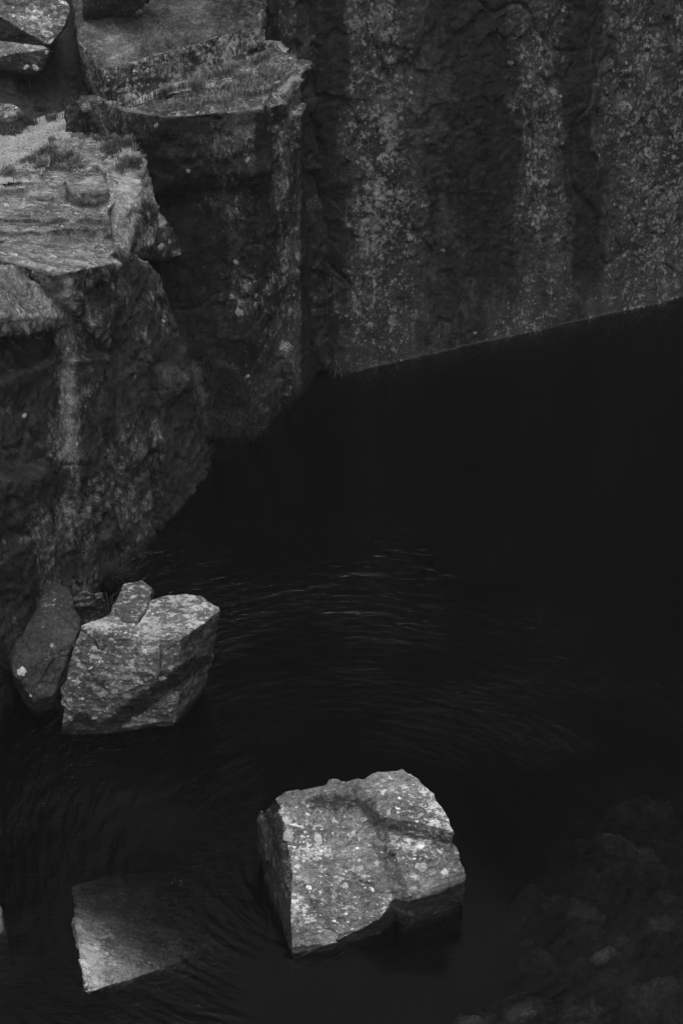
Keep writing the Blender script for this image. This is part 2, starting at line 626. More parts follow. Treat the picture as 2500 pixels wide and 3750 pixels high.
def cliff_blocks():
    H_ = []
    # ridge running down to the far end of the cliff
    f = [pc(430, 885, -.05), pc(540, 965, -.12), pc(620, 1100, -.08), pc(660, 1210, -.03), pc(705, 1400), pc(742, 1560), pc(760, 1690), pc(262, 1300), pc(300, 1180)]
    H_.append(f + back_of(f, -1.6, 1.0) + [base_on(pc, -.8), base_on(pc, 2.3), base_on(pc, -.8) + np.array([-2, .9, 0]), base_on(pc, 2.3) + np.array([-2, .9, 0])])
    # body of the face below the recess
    f = [pc(-500, 1600), pc(-200, 1500), pc(10, 1480), pc(215, 1490), pc(262, 1300), pc(420, 1290), pc(440, 1700), pc(300, 2050)]
    H_.append(f + back_of(f, -1.5, .8) + [base_on(pc, -4.5), base_on(pc, 0.6), base_on(pc, -4.5) + np.array([-2, .9, 0]), base_on(pc, .6) + np.array([-2, .9, 0])])
    # recessed face above it, with the pale lip overhanging
    f = [pc(-400, 1240, -.22), pc(0, 1190, -.24), pc(215, 1190, -.22), pc(215, 1490, -.2), pc(0, 1490, -.22), pc(-400, 1560, -.2)]
    H_.append(f + back_of(f, -1.5, .8))
    f = [pc(212, 1175, 0.0), pc(330, 1170, 0.02), pc(330, 1500, 0), pc(212, 1500, 0)]
    H_.append(f + back_of(f, -1.5, .8))
    f = [pc(-400, 1230, 0.02), pc(-60, 1215, 0.0), pc(12, 1185, .0), pc(-60, 1500, 0), pc(-400, 1600, 0)]
    H_.append(f + back_of(f, -1.5, .8))
    # pale sloping lip
    z0 = pc(150, 1180, .05)[2]
    f = [pc(-300, 1230, .08), pc(0, 1195, .06), pc(70, 1165, .04), pc(160, 1190, .05), pc(268, 1145, .03), pc(150, 1085, -.1), pc(35, 985, -.2), pc(-300, 1000, -.2)]
    H_.append(f + [p - np.array([0, 0, .10]) for p in f] + back_of(f[4:7], -1.2, .5, -.05))
    # hanging block with a pointed foot
    f = [pc(150, 1060, -.12), pc(205, 1000, .12), pc(290, 985, .22), pc(425, 955, .18), pc(440, 1040, .20), pc(425, 1170, .16), pc(398, 1290, .06), pc(345, 1240, .12), pc(262, 1130, .14)]
    H_.append(f + back_of(f, -.9, .5) + [pz(260, 940, 3.14)])
    # bedded ledges, one above another
    def slab(pts, z, th, tilt=0.0):
        t = [pz(a, b, z + tilt * (a - 200) / 200.0) for a, b in pts]
        return t + [p - np.array([0, 0, th]) for p in t]
    H_.append(slab([(-700, 1010), (0, 985), (40, 952), (110, 950), (160, 975), (270, 985), (425, 955), (432, 880), (200, 845), (60, 830), (-700, 800)], 3.14, .35, -.08))
    H_.append(slab([(-700, 900), (0, 878), (70, 840), (150, 850), (235, 866), (330, 872), (415, 866), (425, 830), (300, 800), (-700, 700)], 3.26, .30, -.05))
    H_.append(slab([(-700, 860), (-20, 845), (60, 812), (130, 824), (190, 822), (265, 836), (345, 828), (405, 836), (415, 795), (220, 740), (-700, 600)], 3.36, .3, -.03))
    H_.append(slab([(-700, 790), (0, 780), (110, 745), (150, 760), (180, 785), (250, 796), (400, 797), (405, 740), (200, 640), (-700, 560)], 3.46, .3, -.02))
    H_.append(slab([(258, 688), (300, 702), (360, 692), (392, 694), (375, 622), (300, 606), (225, 640)], 3.66, .45))
    H_.append(slab([(-700, 720), (0, 690), (60, 668), (110, 660), (170, 650), (215, 672), (330, 640), (330, 560), (200, 590), (-700, 640)], 3.585, .5, -.005))
    # grassy, lichened shoulder beside them
    f = [pz(190, 560, 3.62), pz(200, 515, 3.66), pz(330, 505, 3.7), pz(485, 515, 3.72), pz(535, 590, 3.62), pz(520, 640, 3.5), pz(400, 640, 3.55), pz(350, 600, 3.62)]
    H_.append(f + [p - np.array([0, 0, .9]) for p in f])
    f = [pz(385, 610, 3.58), pz(510, 555, 3.62), pz(545, 640, 3.45), pz(578, 760, 3.1), pz(520, 790, 3.08), pz(400, 780, 3.36), pz(400, 880, 3.2), pz(470, 930, 3.0), pz(570, 900, 2.75)]
    H_.append(f + [p + np.array([-.3, .5, -.6]) for p in f])
    f = [pz(560, 730, 3.08), pz(620, 830, 2.78), pz(662, 900, 2.52), pz(668, 945, 2.38), pz(600, 968, 2.34), pz(530, 960, 2.5), pz(500, 850, 2.95)]
    H_.append(f + [p + np.array([-.3, .7, 0.0]) for p in f])
    # steep blocks standing proud of the face, open joints between them
    f = [pc(285, 1320, .09), pc(418, 1300, .08), pc(428, 1700, .09), pc(424, 2150, .05), pc(300, 2230, .07), pc(275, 1800, .11)]
    H_.append(f + back_of(f, -.6, .3))
    f = [pc(452, 1190, .02), pc(540, 1110, .03), pc(562, 1500, .07), pc(566, 1990, .08), pc(456, 2110, .08), pc(446, 1600, .10)]
    H_.append(f + back_of(f, -.6, .3))
    f = [pc(580, 1345, .03), pc(640, 1340, .09), pc(690, 1410, .09), pc(735, 1600, .07), pc(742, 1740, .06), pc(590, 1950, .09), pc(585, 1600, .14)]
    H_.append(f + back_of(f, -.6, .3))
    # low step at the near end
    f = [pc(-400, 1850, .45), pc(0, 1850, .36), pc(60, 1805, .34), pc(160, 1745, .30), pc(178, 1700, .05), pc(0, 1690, 0), pc(-400, 1750, 0), pc(175, 1900, .32)]
    H_.append(f + back_of(f[4:7], -.5, .3) + [base_on(pc, -4.8, .0), base_on(pc, -1.15, .0), base_on(pc, -4.8, -.8), base_on(pc, -1.15, -.5)])
    H_ += chunks([pc(210, 1000), pc(430, 955)], 6, .22, 16, .6, .75)
    H_ += chunks([pz(70, 838, 3.3), pz(235, 866, 3.26), pz(415, 866, 3.2)], 7, .22, 19, .35, .5)
    H_ += chunks([pz(-60, 720, 3.5), pz(120, 700, 3.52), pz(240, 730, 3.5), pz(390, 745, 3.48)], 12, .34, 31, .22, .35)
    H_ += chunks([pz(-60, 800, 3.42), pz(150, 790, 3.42), pz(300, 800, 3.4)], 9, .3, 32, .2, .35)
    H_ += chunks([pz(-60, 920, 3.25), pz(120, 915, 3.2), pz(380, 925, 3.1)], 10, .34, 33, .2, .3)
    H_ += chunks([pz(40, 955, 3.2), pz(160, 975, 3.15), pz(270, 985, 3.1)], 6, .22, 20, .4, .5)
    return H_


def cliff_attrs(v, n, px, py):
    up = n[:, 2]
    nz = fbm(v * np.array([2, 2, 2]), 3, 201)
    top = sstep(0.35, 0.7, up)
    top = top * sstep(1290, 1200, py + 220 * sstep(280, 330, px))          # only the high ledges stay clear of the darkening
    li = 0.18 + 0.35 * top
    li += 0.9 * blob(px, py, 590, 900, 70, 70) + 0.6 * blob(px, py, 480, 690, 60, 80) + .5 * blob(px, py, 640, 1390, 50, 50)
    li += .5 * blob(px, py, 640, 1375, 50, 40) + .4 * blob(px, py, 480, 560, 100, 60) + .35 * blob(px, py, 320, 1120, 60, 120)
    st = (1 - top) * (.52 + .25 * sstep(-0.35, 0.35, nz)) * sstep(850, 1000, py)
    st = np.maximum(st, 0.9 * blob(px, py, 120, 1320, 100, 150))  # shade of the overhanging lip painted into the recess
    st *= 1 - .6 * blob(px, py, 250, 1450, 40, 500)
    st *= 1 - .8 * blob(px, py, 100, 1100, 170, 70)
    li += .25 * blob(px, py, 120, 1110, 170, 60)
    st = np.maximum(st, sstep(0.16, 0.02, v[:, 2]) * .9)
    st = np.maximum(st, 1.0 * np.clip(1.6 * blob(px, py, 0, 1760, 260, 110), 0, 1))
    tone = np.ones(len(v))
    # steep parts of the shoulder and cliff end are darkened in patches
    st = np.maximum(st, .7 * sstep(430, 520, px) * (1 - top) * sstep(-.5, .2, nz))
    return {'lichen': np.clip(li, 0, 1), 'stain_shade': st, 'tone': tone}


cliff = rock('rock_cliff', cliff_blocks(), 0.0245, M_LEDGE, 2, rough=.08, facet=.028, fluting=.038, strata=.022, grain=.018, cracks=.045, seed=3, attrs=cliff_attrs)
LICHEN_KEY['CLIFF'] = cliff.name
tag(cliff, 'layered rock cliff with pale bedded ledges at left above the water', kind='structure')


# --- buttress at the inner corner, grassy top
def buttress_blocks():
    H_ = []
    top = [pz(520, 500, 3.66), pz(585, 450, 3.84), pz(800, 425, 3.88), pz(960, 392, 3.94), pz(1050, 330, 4.02), pz(1092, 225, 4.1), pz(1000, 150, 4.12), pz(700, 300, 3.95), pz(420, 380, 3.8)]
    base = [pz(930, 1590), pz(1035, 1475), pz(1075, 1440), pz(1110, 1400)]
    lo = [np.array([-2.6, 19.7, -1.2]), np.array([-1.0, 20.15, -1.2]), np.array([-.58, 20.9, -1.2]), np.array([-.3, 21.5, -1.2]), np.array([-1.2, 22.6, -1.2]), np.array([-3.2, 21.5, -1.2])]
    H_.append(top + base + lo)
    # rounded rib along the lip
    f = [pz(232, 480, 3.62), pz(236, 400, 3.8), pz(262, 362, 3.98), pz(340, 360, 4.05), pz(330, 490, 3.6), pz(450, 470, 3.75), pz(430, 385, 4.02), pz(560, 500, 3.72), pz(640, 430, 4.0)]
    H_.append(f + [p - np.array([-.05, -.05, .5]) for p in f])
    f = [pz(450, 400, 4.0), pz(520, 500, 3.75), pz(640, 425, 4.02), pz(640, 480, 3.8), pz(960, 400, 4.02), pz(940, 440, 3.86), pz(1000, 330, 4.06)]
    H_.append(f + [p - np.array([-.05, .08, .7]) for p in f])
    f = [pz(900, 330, 4.05), pz(1010, 310, 4.1), pz(1085, 240, 4.14), pz(1080, 205, 4.16), pz(1010, 195, 4.16)]
    H_.append(f + [p - np.array([.05, 0, .8]) for p in f])
    lip = [pz(540, 490, 3.72), pz(700, 455, 3.86), pz(960, 405, 3.94), pz(1045, 335, 4.0), pz(1088, 235, 4.08)]
    H_ += chunks(lip, 26, .30, 5, .7, .45)
    H_ += chunks([p - np.array([0, 0, .35]) for p in lip], 12, .3, 6, 1.4, .4)
    # tall splinters down the outer corner and the face
    H_ += chunks([pz(985, 520, 3.4), pz(960, 900, 2.0), pz(960, 1350, .6)], 14, .22, 7, 3.0, .3)
    H_ += chunks([pz(1070, 500, 3.2), pz(1055, 900, 2.0), pz(1040, 1350, .6)], 12, .2, 8, 3.0, .3)
    H_ += chunks([pz(300, 370, 3.95), pz(520, 420, 3.9), pz(900, 400, 3.95)], 14, .26, 9, .5, .4)
    return H_


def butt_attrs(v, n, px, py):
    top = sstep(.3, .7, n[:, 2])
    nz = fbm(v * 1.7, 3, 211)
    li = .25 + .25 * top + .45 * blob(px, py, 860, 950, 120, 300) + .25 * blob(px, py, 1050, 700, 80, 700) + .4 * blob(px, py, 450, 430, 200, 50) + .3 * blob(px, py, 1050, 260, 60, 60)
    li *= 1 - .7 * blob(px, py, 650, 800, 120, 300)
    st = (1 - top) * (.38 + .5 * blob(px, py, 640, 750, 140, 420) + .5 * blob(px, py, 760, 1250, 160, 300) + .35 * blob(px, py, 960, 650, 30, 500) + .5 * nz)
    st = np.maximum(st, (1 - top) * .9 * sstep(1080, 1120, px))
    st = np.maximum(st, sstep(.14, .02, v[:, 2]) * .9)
    return {'lichen': np.clip(li, 0, 1), 'stain_shade': np.clip(st, 0, 1), 'tone': np.ones(len(v))}


butt = rock('rock_buttress', buttress_blocks(), 0.0245, M_BUTT, 1, rough=.06, facet=.016, fluting=.04, strata=.006, grain=.016, cracks=.025, seed=9, attrs=butt_attrs)
LICHEN_KEY['BUTT'] = butt.name
tag(butt, 'blocky rock buttress with grassy top at the inner corner of the quarry', kind='structure')


# --- upper terrace: path, bank and rising hillside behind
def sheet(name, mat, fn, x0, x1, y0, y1, step, kind='structure', label=None, keep=None):
    xs, ys = np.arange(x0, x1, step), np.arange(y0, y1, step)
    X, Y = np.meshgrid(xs, ys)
    X, Y = X.ravel(), Y.ravel()
    v = np.stack([X, Y, fn(X, Y)], 1)
    idx = np.arange(len(X)).reshape(len(ys), len(xs))
    f = np.stack([idx[:-1, :-1], idx[:-1, 1:], idx[1:, 1:], idx[1:, :-1]], -1).reshape(-1, 4)
    if keep is not None:
        ok = keep(v)
        f = f[ok[f].all(1)]
        used = np.unique(f)
        back = np.full(len(v), -1)
        back[used] = np.arange(len(used))
        v, f = v[used], back[f]
    o = finish(name, v, f, mat, (x0, y0, 0))
    n = vnormals(v, f)
    SURF.setdefault(name, []).append((v, n) + project(v))
    return tag(o, label, kind=kind)


def terrace_z(X, Y):
    q = np.stack([X, Y, X * 0], 1)
    return 3.60 + 0.36 * sstep(-3.3, -1.7, X) + .14 * sstep(-1.6, -.5, X) + 0.02 * fbm(q * 2.5, 4, 301)


def path_z(X, Y):
    q = np.stack([X, Y, X * 0], 1)
    return terrace_z(X, Y) + .012 * fbm(q * 20, 3, 303)


def in_poly(px, py, poly):
    poly = np.array(poly, float)
    x0, y0 = poly[:, 0], poly[:, 1]
    x1, y1 = np.roll(x0, -1), np.roll(y0, -1)
    inside = np.zeros(len(px), bool)
    for a, b, c, d in zip(x0, y0, x1, y1):
        t = (b > py) != (d > py)
        inside ^= t & (px < (c - a) * (py - b) / (d - b + 1e-9) + a)
    return inside


PATH_PLAN = [pz(a, b, 3.7)[:2] for a, b in [(-700, 700), (-100, 660), (60, 640), (150, 610), (200, 560), (255, 490), (420, 440), (640, 420), (960, 385), (1060, 300), (1075, 215), (980, 140), (600, 60), (-700, 60)]]
path = sheet('path', M_GRAVEL, path_z, -7.0, -0.4, 18.0, 25.0, 0.03, label='pale gravel path winding over the ledges at upper left', keep=lambda v: in_poly(v[:, 0], v[:, 1], PATH_PLAN))


def hill_s(X, Y):
    return (Y - 21.4) + 0.45 * (-3.2 - X)


def hill_z(X, Y):
    q = np.stack([X, Y, X * 0], 1)
    s = hill_s(X, Y)
    return 3.55 + s * 0.62 + .5 * np.maximum(0, s - 2.5) + .10 * fbm(q * 1.6, 4, 305) + .9 * np.maximum(0, Y - 27)  # unseen rear slope steepened to block the sky


hill = sheet('hillside', M_SOIL, hill_z, -16, -0.7, 20.4, 30, 0.10, label='dark grassy bank rising behind the ledge boulders', keep=lambda v: hill_s(v[:, 0], v[:, 1]) > -.25)

# --- lake bed and water
def bed_z(X, Y):
    q = np.stack([X, Y, X * 0], 1)
    return -1.9 + .5 * fbm(q * .5, 4, 307) - .12 * (Y - 12) + .25 * fbm(q * 2.2, 3, 309)


sheet('lake_bed', M_BED, bed_z, -9, 14, 4, 27, 0.1, label='dark stony bed under the water')


def water():
    mat = new_mat('dark_water')
    g = G(mat)
    geo = g.n('ShaderNodeNewGeometry')
    sep = g.n('ShaderNodeSeparateXYZ')
    g.put(sep.inputs[0], geo.outputs['Position'])
    X, Y = sep.outputs[0], sep.outputs[1]
    dx, dy = g.m('SUBTRACT', X, 0.1), g.m('SUBTRACT', Y, 12.9)
    r = g.m('SQRT', g.m('ADD', g.m('MULTIPLY', dx, dx), g.m('MULTIPLY', dy, dy)))
    th = g.m('ARCTAN2', dx, dy)
    cmb = g.n('ShaderNodeCombineXYZ')
    g.put(cmb.inputs[0], g.m('MULTIPLY', r, 10.5))
    g.put(cmb.inputs[1], g.m('MULTIPLY', g.m('MULTIPLY', th, r), 3.6))
    g.put(cmb.inputs[2], 0.0)
    rings = g.noise(cmb.outputs[0], 1.0, 2, 0.45)
    cmb2 = g.n('ShaderNodeCombineXYZ')
    g.put(cmb2.inputs[0], g.m('MULTIPLY', X, 9.0))
    g.put(cmb2.inputs[1], g.m('MULTIPLY', Y, 24.0))
    chop = g.noise(cmb2.outputs[0], 1.0, 3, 0.5)
    cmb3 = g.n('ShaderNodeCombineXYZ')
    g.put(cmb3.inputs[0], X)
    g.put(cmb3.inputs[1], Y)
    patch = g.ramp(g.noise(cmb3.outputs[0], 0.55, 2, 0.5), 0.38, 0.62)
    calm = g.ramp(Y, 17.6, 20.0, 1.0, 0.10)
    calm2 = g.ramp(X, 1.0, 3.4, 1.0, 0.5)
    amp = g.m('MULTIPLY', g.m('MULTIPLY', g.mixf(patch, 0.4, 1.0), calm), g.m('MULTIPLY', calm2, g.m('MAXIMUM', g.ramp(r, 1.5, 3.0, 0.08, 1.0), g.ramp(X, -0.5, -1.3))))
    swell = g.noise(cmb.outputs[0], 0.28, 2, 0.5)
    h = g.m('MULTIPLY', g.m('ADD', g.m('ADD', rings, g.m('MULTIPLY', swell, 0.9)), g.m('MULTIPLY', chop, 0.35)), amp)
    bp = g.n('ShaderNodeBump')
    bp.inputs['Strength'].default_value = 1.0
    bp.inputs['Distance'].default_value = 0.044
    g.put(bp.inputs['Height'], h)
    fr = g.n('ShaderNodeFresnel')
    fr.inputs['IOR'].default_value = 1.33
    g.put(fr.inputs['Normal'], bp.outputs[0])
    tr = g.n('ShaderNodeBsdfTransparent')
    gl = g.n('ShaderNodeBsdfGlossy')
    gl.inputs['Roughness'].default_value = 0.07
    g.put(gl.inputs['Normal'], bp.outputs[0])
    mx = g.n('ShaderNodeMixShader')
    g.put(mx.inputs[0], fr.outputs[0])
    g.put(mx.inputs[1], tr.outputs[0])
    g.put(mx.inputs[2], gl.outputs[0])
    ab = g.n('ShaderNodeVolumePrincipled')
    ab.inputs['Color'].default_value = (.02, .02, .02, 1)
    ab.inputs['Absorption Color'].default_value = (0, 0, 0, 1)
    ab.inputs['Density'].default_value = 2.4
    ab.inputs['Anisotropy'].default_value = 0.3
    out = g.n('ShaderNodeOutputMaterial')
    g.t.links.new(mx.outputs[0], out.inputs['Surface'])
    g.t.links.new(ab.outputs[0], out.inputs['Volume'])
    x0, x1, y0, y1, z0 = -8.5, 13.5, 4.5, 26.5, -5.0
    v = [(x0, y0, z0), (x1, y0, z0), (x1, y1, z0), (x0, y1, z0), (x0, y0, 0), (x1, y0, 0), (x1, y1, 0), (x0, y1, 0)]
    f = [(3, 2, 1, 0), (4, 5, 6, 7), (0, 1, 5, 4), (1, 2, 6, 5), (2, 3, 7, 6), (3, 0, 4, 7)]
    o = finish('water', v, f, mat, (0, 0, 0), smooth=False)
    return tag(o, 'dark still quarry water with faint ripples', kind='structure')


water()


# ================================================================ LOOSE ROCKS
def P(*a):
    return pz(*a)


def lowered(pts, z=-.7):
    return [np.array([p[0], p[1], z]) for p in pts]


# --- the pale boulder in the foreground
def main_boulder():
    def sunk_under(pts, k=.9, z=-.7):
        q = np.array(pts)
        c = q.mean(0)
        return [np.array([c[0] + (p[0] - c[0]) * k, c[1] + (p[1] - c[1]) * k + .08, z]) for p in q]
    left = [P(1065, 3500, .03), P(1061, 3372, .28), P(1072, 3182, .58), P(1040, 3001, .82), P(1003, 2920, .88), P(943, 2985, .50), P(944, 3102, .22), P(970, 3220, .0)]
    lip = [P(1296, 3384, .18), P(1240, 3455, .08), P(1389, 3368, .20)]
    backL = [P(1055, 2896, .92), P(1210, 2862, .98), P(1330, 2850, .98), P(1340, 2900, .93)]
    mid = [P(1500, 3020, .70), P(1540, 3150, .48), P(1500, 3290, .16)]
    A = left + lip + backL + mid + sunk_under(left + lip + backL + mid)
    B = [P(1310, 2870, 1.0), P(1402, 2826, 1.08), P(1463, 2821, 1.09), P(1523, 2856, 1.06), P(1600, 2916, 1.02), P(1646, 2996, .97), P(1664, 3046, .92), P(1560, 3022, .95), P(1403, 2992, .97), P(1345, 2910, 1.0)]
    B = B + sunk_under(B, .95) + [P(1270, 2890, .92), P(1345, 3010, .76), P(1416, 3060, .76), P(1664, 3115, .62)]
    C = [P(1410, 3035, .83), P(1470, 3185, .60), P(1497, 3265, .44), P(1590, 3220, .46), P(1698, 3180, .46), P(1674, 3095, .68), P(1540, 3050, .78), P(1694, 3290, .10), P(1480, 3368, .08), P(1500, 3300, .34), P(1692, 3215, .40)]
    C = C + sunk_under(C, .9) + [P(1362, 3060, .69), P(1415, 3200, .46), P(1440, 3300, .29)]

    def at(v, n, px, py):
        top = sstep(.25, .6, n[:, 2])
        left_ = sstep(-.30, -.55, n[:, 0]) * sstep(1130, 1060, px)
        li = .14 + .22 * top + .35 * blob(px, py, 1120, 3080, 110, 90) + .45 * blob(px, py, 1580, 2960, 110, 110) + .5 * blob(px, py, 1540, 3110, 120, 60) + .35 * blob(px, py, 1100, 3330, 60, 60)
        li *= 1 - .45 * blob(px, py, 1250, 2940, 160, 60)
        st = 1.2 * sstep(.40, .24, v[:, 2] + .06 * fbm(v * 5, 3, 77)) * sstep(.65, .35, n[:, 2])  # shade on the overhanging lip, painted dark
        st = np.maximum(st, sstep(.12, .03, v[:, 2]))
        st = np.maximum(st, .6 * left_)  # left face turned from the light, darkened in colour
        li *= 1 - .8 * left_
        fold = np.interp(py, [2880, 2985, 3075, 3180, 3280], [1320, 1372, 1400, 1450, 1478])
        st = np.maximum(st, .32 * np.exp(-((px - fold) / 45) ** 2) * sstep(2860, 2900, py))  # painted shade along the crease
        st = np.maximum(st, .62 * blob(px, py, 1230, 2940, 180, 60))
        st = np.maximum(st, .45 * np.exp(-((py - 3030 - (px - 1403) * .2) / 26) ** 2) * sstep(1390, 1420, px))  # painted shade on the riser of the step
        return {'lichen': np.clip(li, 0, 1), 'stain_shade': st, 'tone': 1.45 * (1 + .45 * fbm(v * np.array([1.5, 3, 3]), 4, 79))}
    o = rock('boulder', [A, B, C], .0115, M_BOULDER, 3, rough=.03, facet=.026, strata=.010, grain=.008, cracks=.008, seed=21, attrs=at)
    LICHEN_KEY['MAIN'] = o.name
    return tag(o, 'largest pale lichen-spotted boulder standing alone in the foreground water', 'boulder', 'rocks standing in the water')


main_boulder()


# --- block by the cliff foot and its neighbours
def shore_blocks():
    top = [P(300, 2292, 1.16), P(425, 2335, 1.16), P(662, 2343, 1.16), P(805, 2236, 1.18), P(797, 2222, 1.19), P(741, 2190, 1.2), P(678, 2176, 1.21), P(614, 2178, 1.21), P(560, 2225, 1.19), P(400, 2252, 1.18)]
    side = [P(263, 2400, .86), P(232, 2530, .45), P(224, 2684, 0), P(386, 2690, 0), P(640, 2662, 0), P(655, 2580, .3), P(797, 2330, .85), P(717, 2478, .42)]
    low = lowered([P(260, 2600), P(386, 2600), P(620, 2580), P(700, 2480, 0), P(420, 2420, 0)])
    # upper wedge overhanging a hollow low on the front
    up_ = [P(300, 2420, .88), P(590, 2400, 1.01), P(580, 2480, .75), P(420, 2560, .47)]

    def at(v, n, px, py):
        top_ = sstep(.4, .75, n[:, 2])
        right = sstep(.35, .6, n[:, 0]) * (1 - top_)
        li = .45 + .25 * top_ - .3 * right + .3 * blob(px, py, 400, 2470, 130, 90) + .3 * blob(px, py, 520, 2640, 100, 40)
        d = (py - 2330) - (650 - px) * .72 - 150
        st = .95 * np.exp(-(d / 45) ** 2) * (1 - top_) * sstep(2370, 2430, py)  # diagonal shadow band painted across the front hollow
        st = np.maximum(st, .45 * right)  # shaded right face darkened in colour
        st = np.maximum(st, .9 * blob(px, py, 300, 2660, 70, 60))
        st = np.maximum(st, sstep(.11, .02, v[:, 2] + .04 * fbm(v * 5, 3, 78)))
        return {'lichen': np.clip(li, 0, 1), 'stain_shade': st, 'tone': np.full(len(v), 1.0)}
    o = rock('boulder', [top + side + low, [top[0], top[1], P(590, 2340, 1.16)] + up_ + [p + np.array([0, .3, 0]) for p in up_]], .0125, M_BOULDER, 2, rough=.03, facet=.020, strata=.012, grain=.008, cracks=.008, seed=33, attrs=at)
    LICHEN_KEY['BLOCK'] = o.name
    tag(o, 'angular flat-topped block standing in the water at the cliff foot', 'boulder', 'rocks standing in the water')

    def at2(v, n, px, py):
        return {'lichen': np.full(len(v), .5), 'stain_shade': .5 * sstep(.3, .7, n[:, 0]), 'tone': np.full(len(v), .95)}
    A = [P(380, 2278, 1.175), P(420, 2212, 1.21), P(458, 2142, 1.27), P(518, 2128, 1.28), P(558, 2156, 1.27), P(530, 2240, 1.20), P(500, 2280, 1.175)]
    o = rock('boulder', [A + [p + np.array([.01, .0, -.5]) for p in A]], .011, M_BOULDER, 0, rough=.02, facet=.012, strata=.012, grain=.006, seed=35, attrs=at2)
    tag(o, 'narrow finger of pale rock lying behind the flat-topped block', 'boulder')
    A = [P(272, 2180, 1.0), P(300, 2164, 1.05), P(375, 2162, 1.05), P(387, 2192, .95), P(350, 2225, .85), P(312, 2240, .8), P(275, 2215, .88)]
    o = rock('boulder', [A + [p - np.array([.0, -.15, .8]) for p in A]], .012, M_BOULDER, 3, rough=.03, facet=.03, strata=.02, grain=.01, seed=37, attrs=lambda v, n, px, py: {'lichen': np.full(len(v), .35), 'stain_shade': .5 * (1 - sstep(.3, .6, n[:, 2])), 'tone': np.full(len(v), .75)})
    tag(o, 'small rough stone wedged between leaning slab and narrow rock', 'stone')
    # dark slab leaning on the cliff
    f = [pyy(152, 2166, 16.0), pyy(200, 2163, 15.95), pyy(263, 2184, 15.85), pyy(292, 2286, 15.6), pyy(282, 2330, 15.45), pyy(192, 2549, 14.95), pyy(122, 2566, 14.9), pyy(50, 2480, 14.9), pyy(38, 2425, 15.05), pyy(90, 2278, 15.6)]
    th = np.array([-.10, .30, -.12])

    def at3(v, n, px, py):
        li = .12 + .5 * blob(px, py, 170, 2200, 60, 30) + .3 * blob(px, py, 180, 2390, 40, 40)
        return {'lichen': li, 'stain_shade': np.full(len(v), .15)}
    o = rock('slab', [f + [p + th for p in f] + [pyy(120, 2566, 15.05) - np.array([0, -.3, .7]), pyy(200, 2500, 15.2) - np.array([0, -.3, .9])]], .0125, M_WET, 4, rough=.03, facet=.03, grain=.009, seed=39, attrs=at3)
    LICHEN_KEY['SLABLEAN'] = o.name
    tag(o, 'dark slab leaning against the cliff foot, one round white lichen spot', 'slab')


shore_blocks()


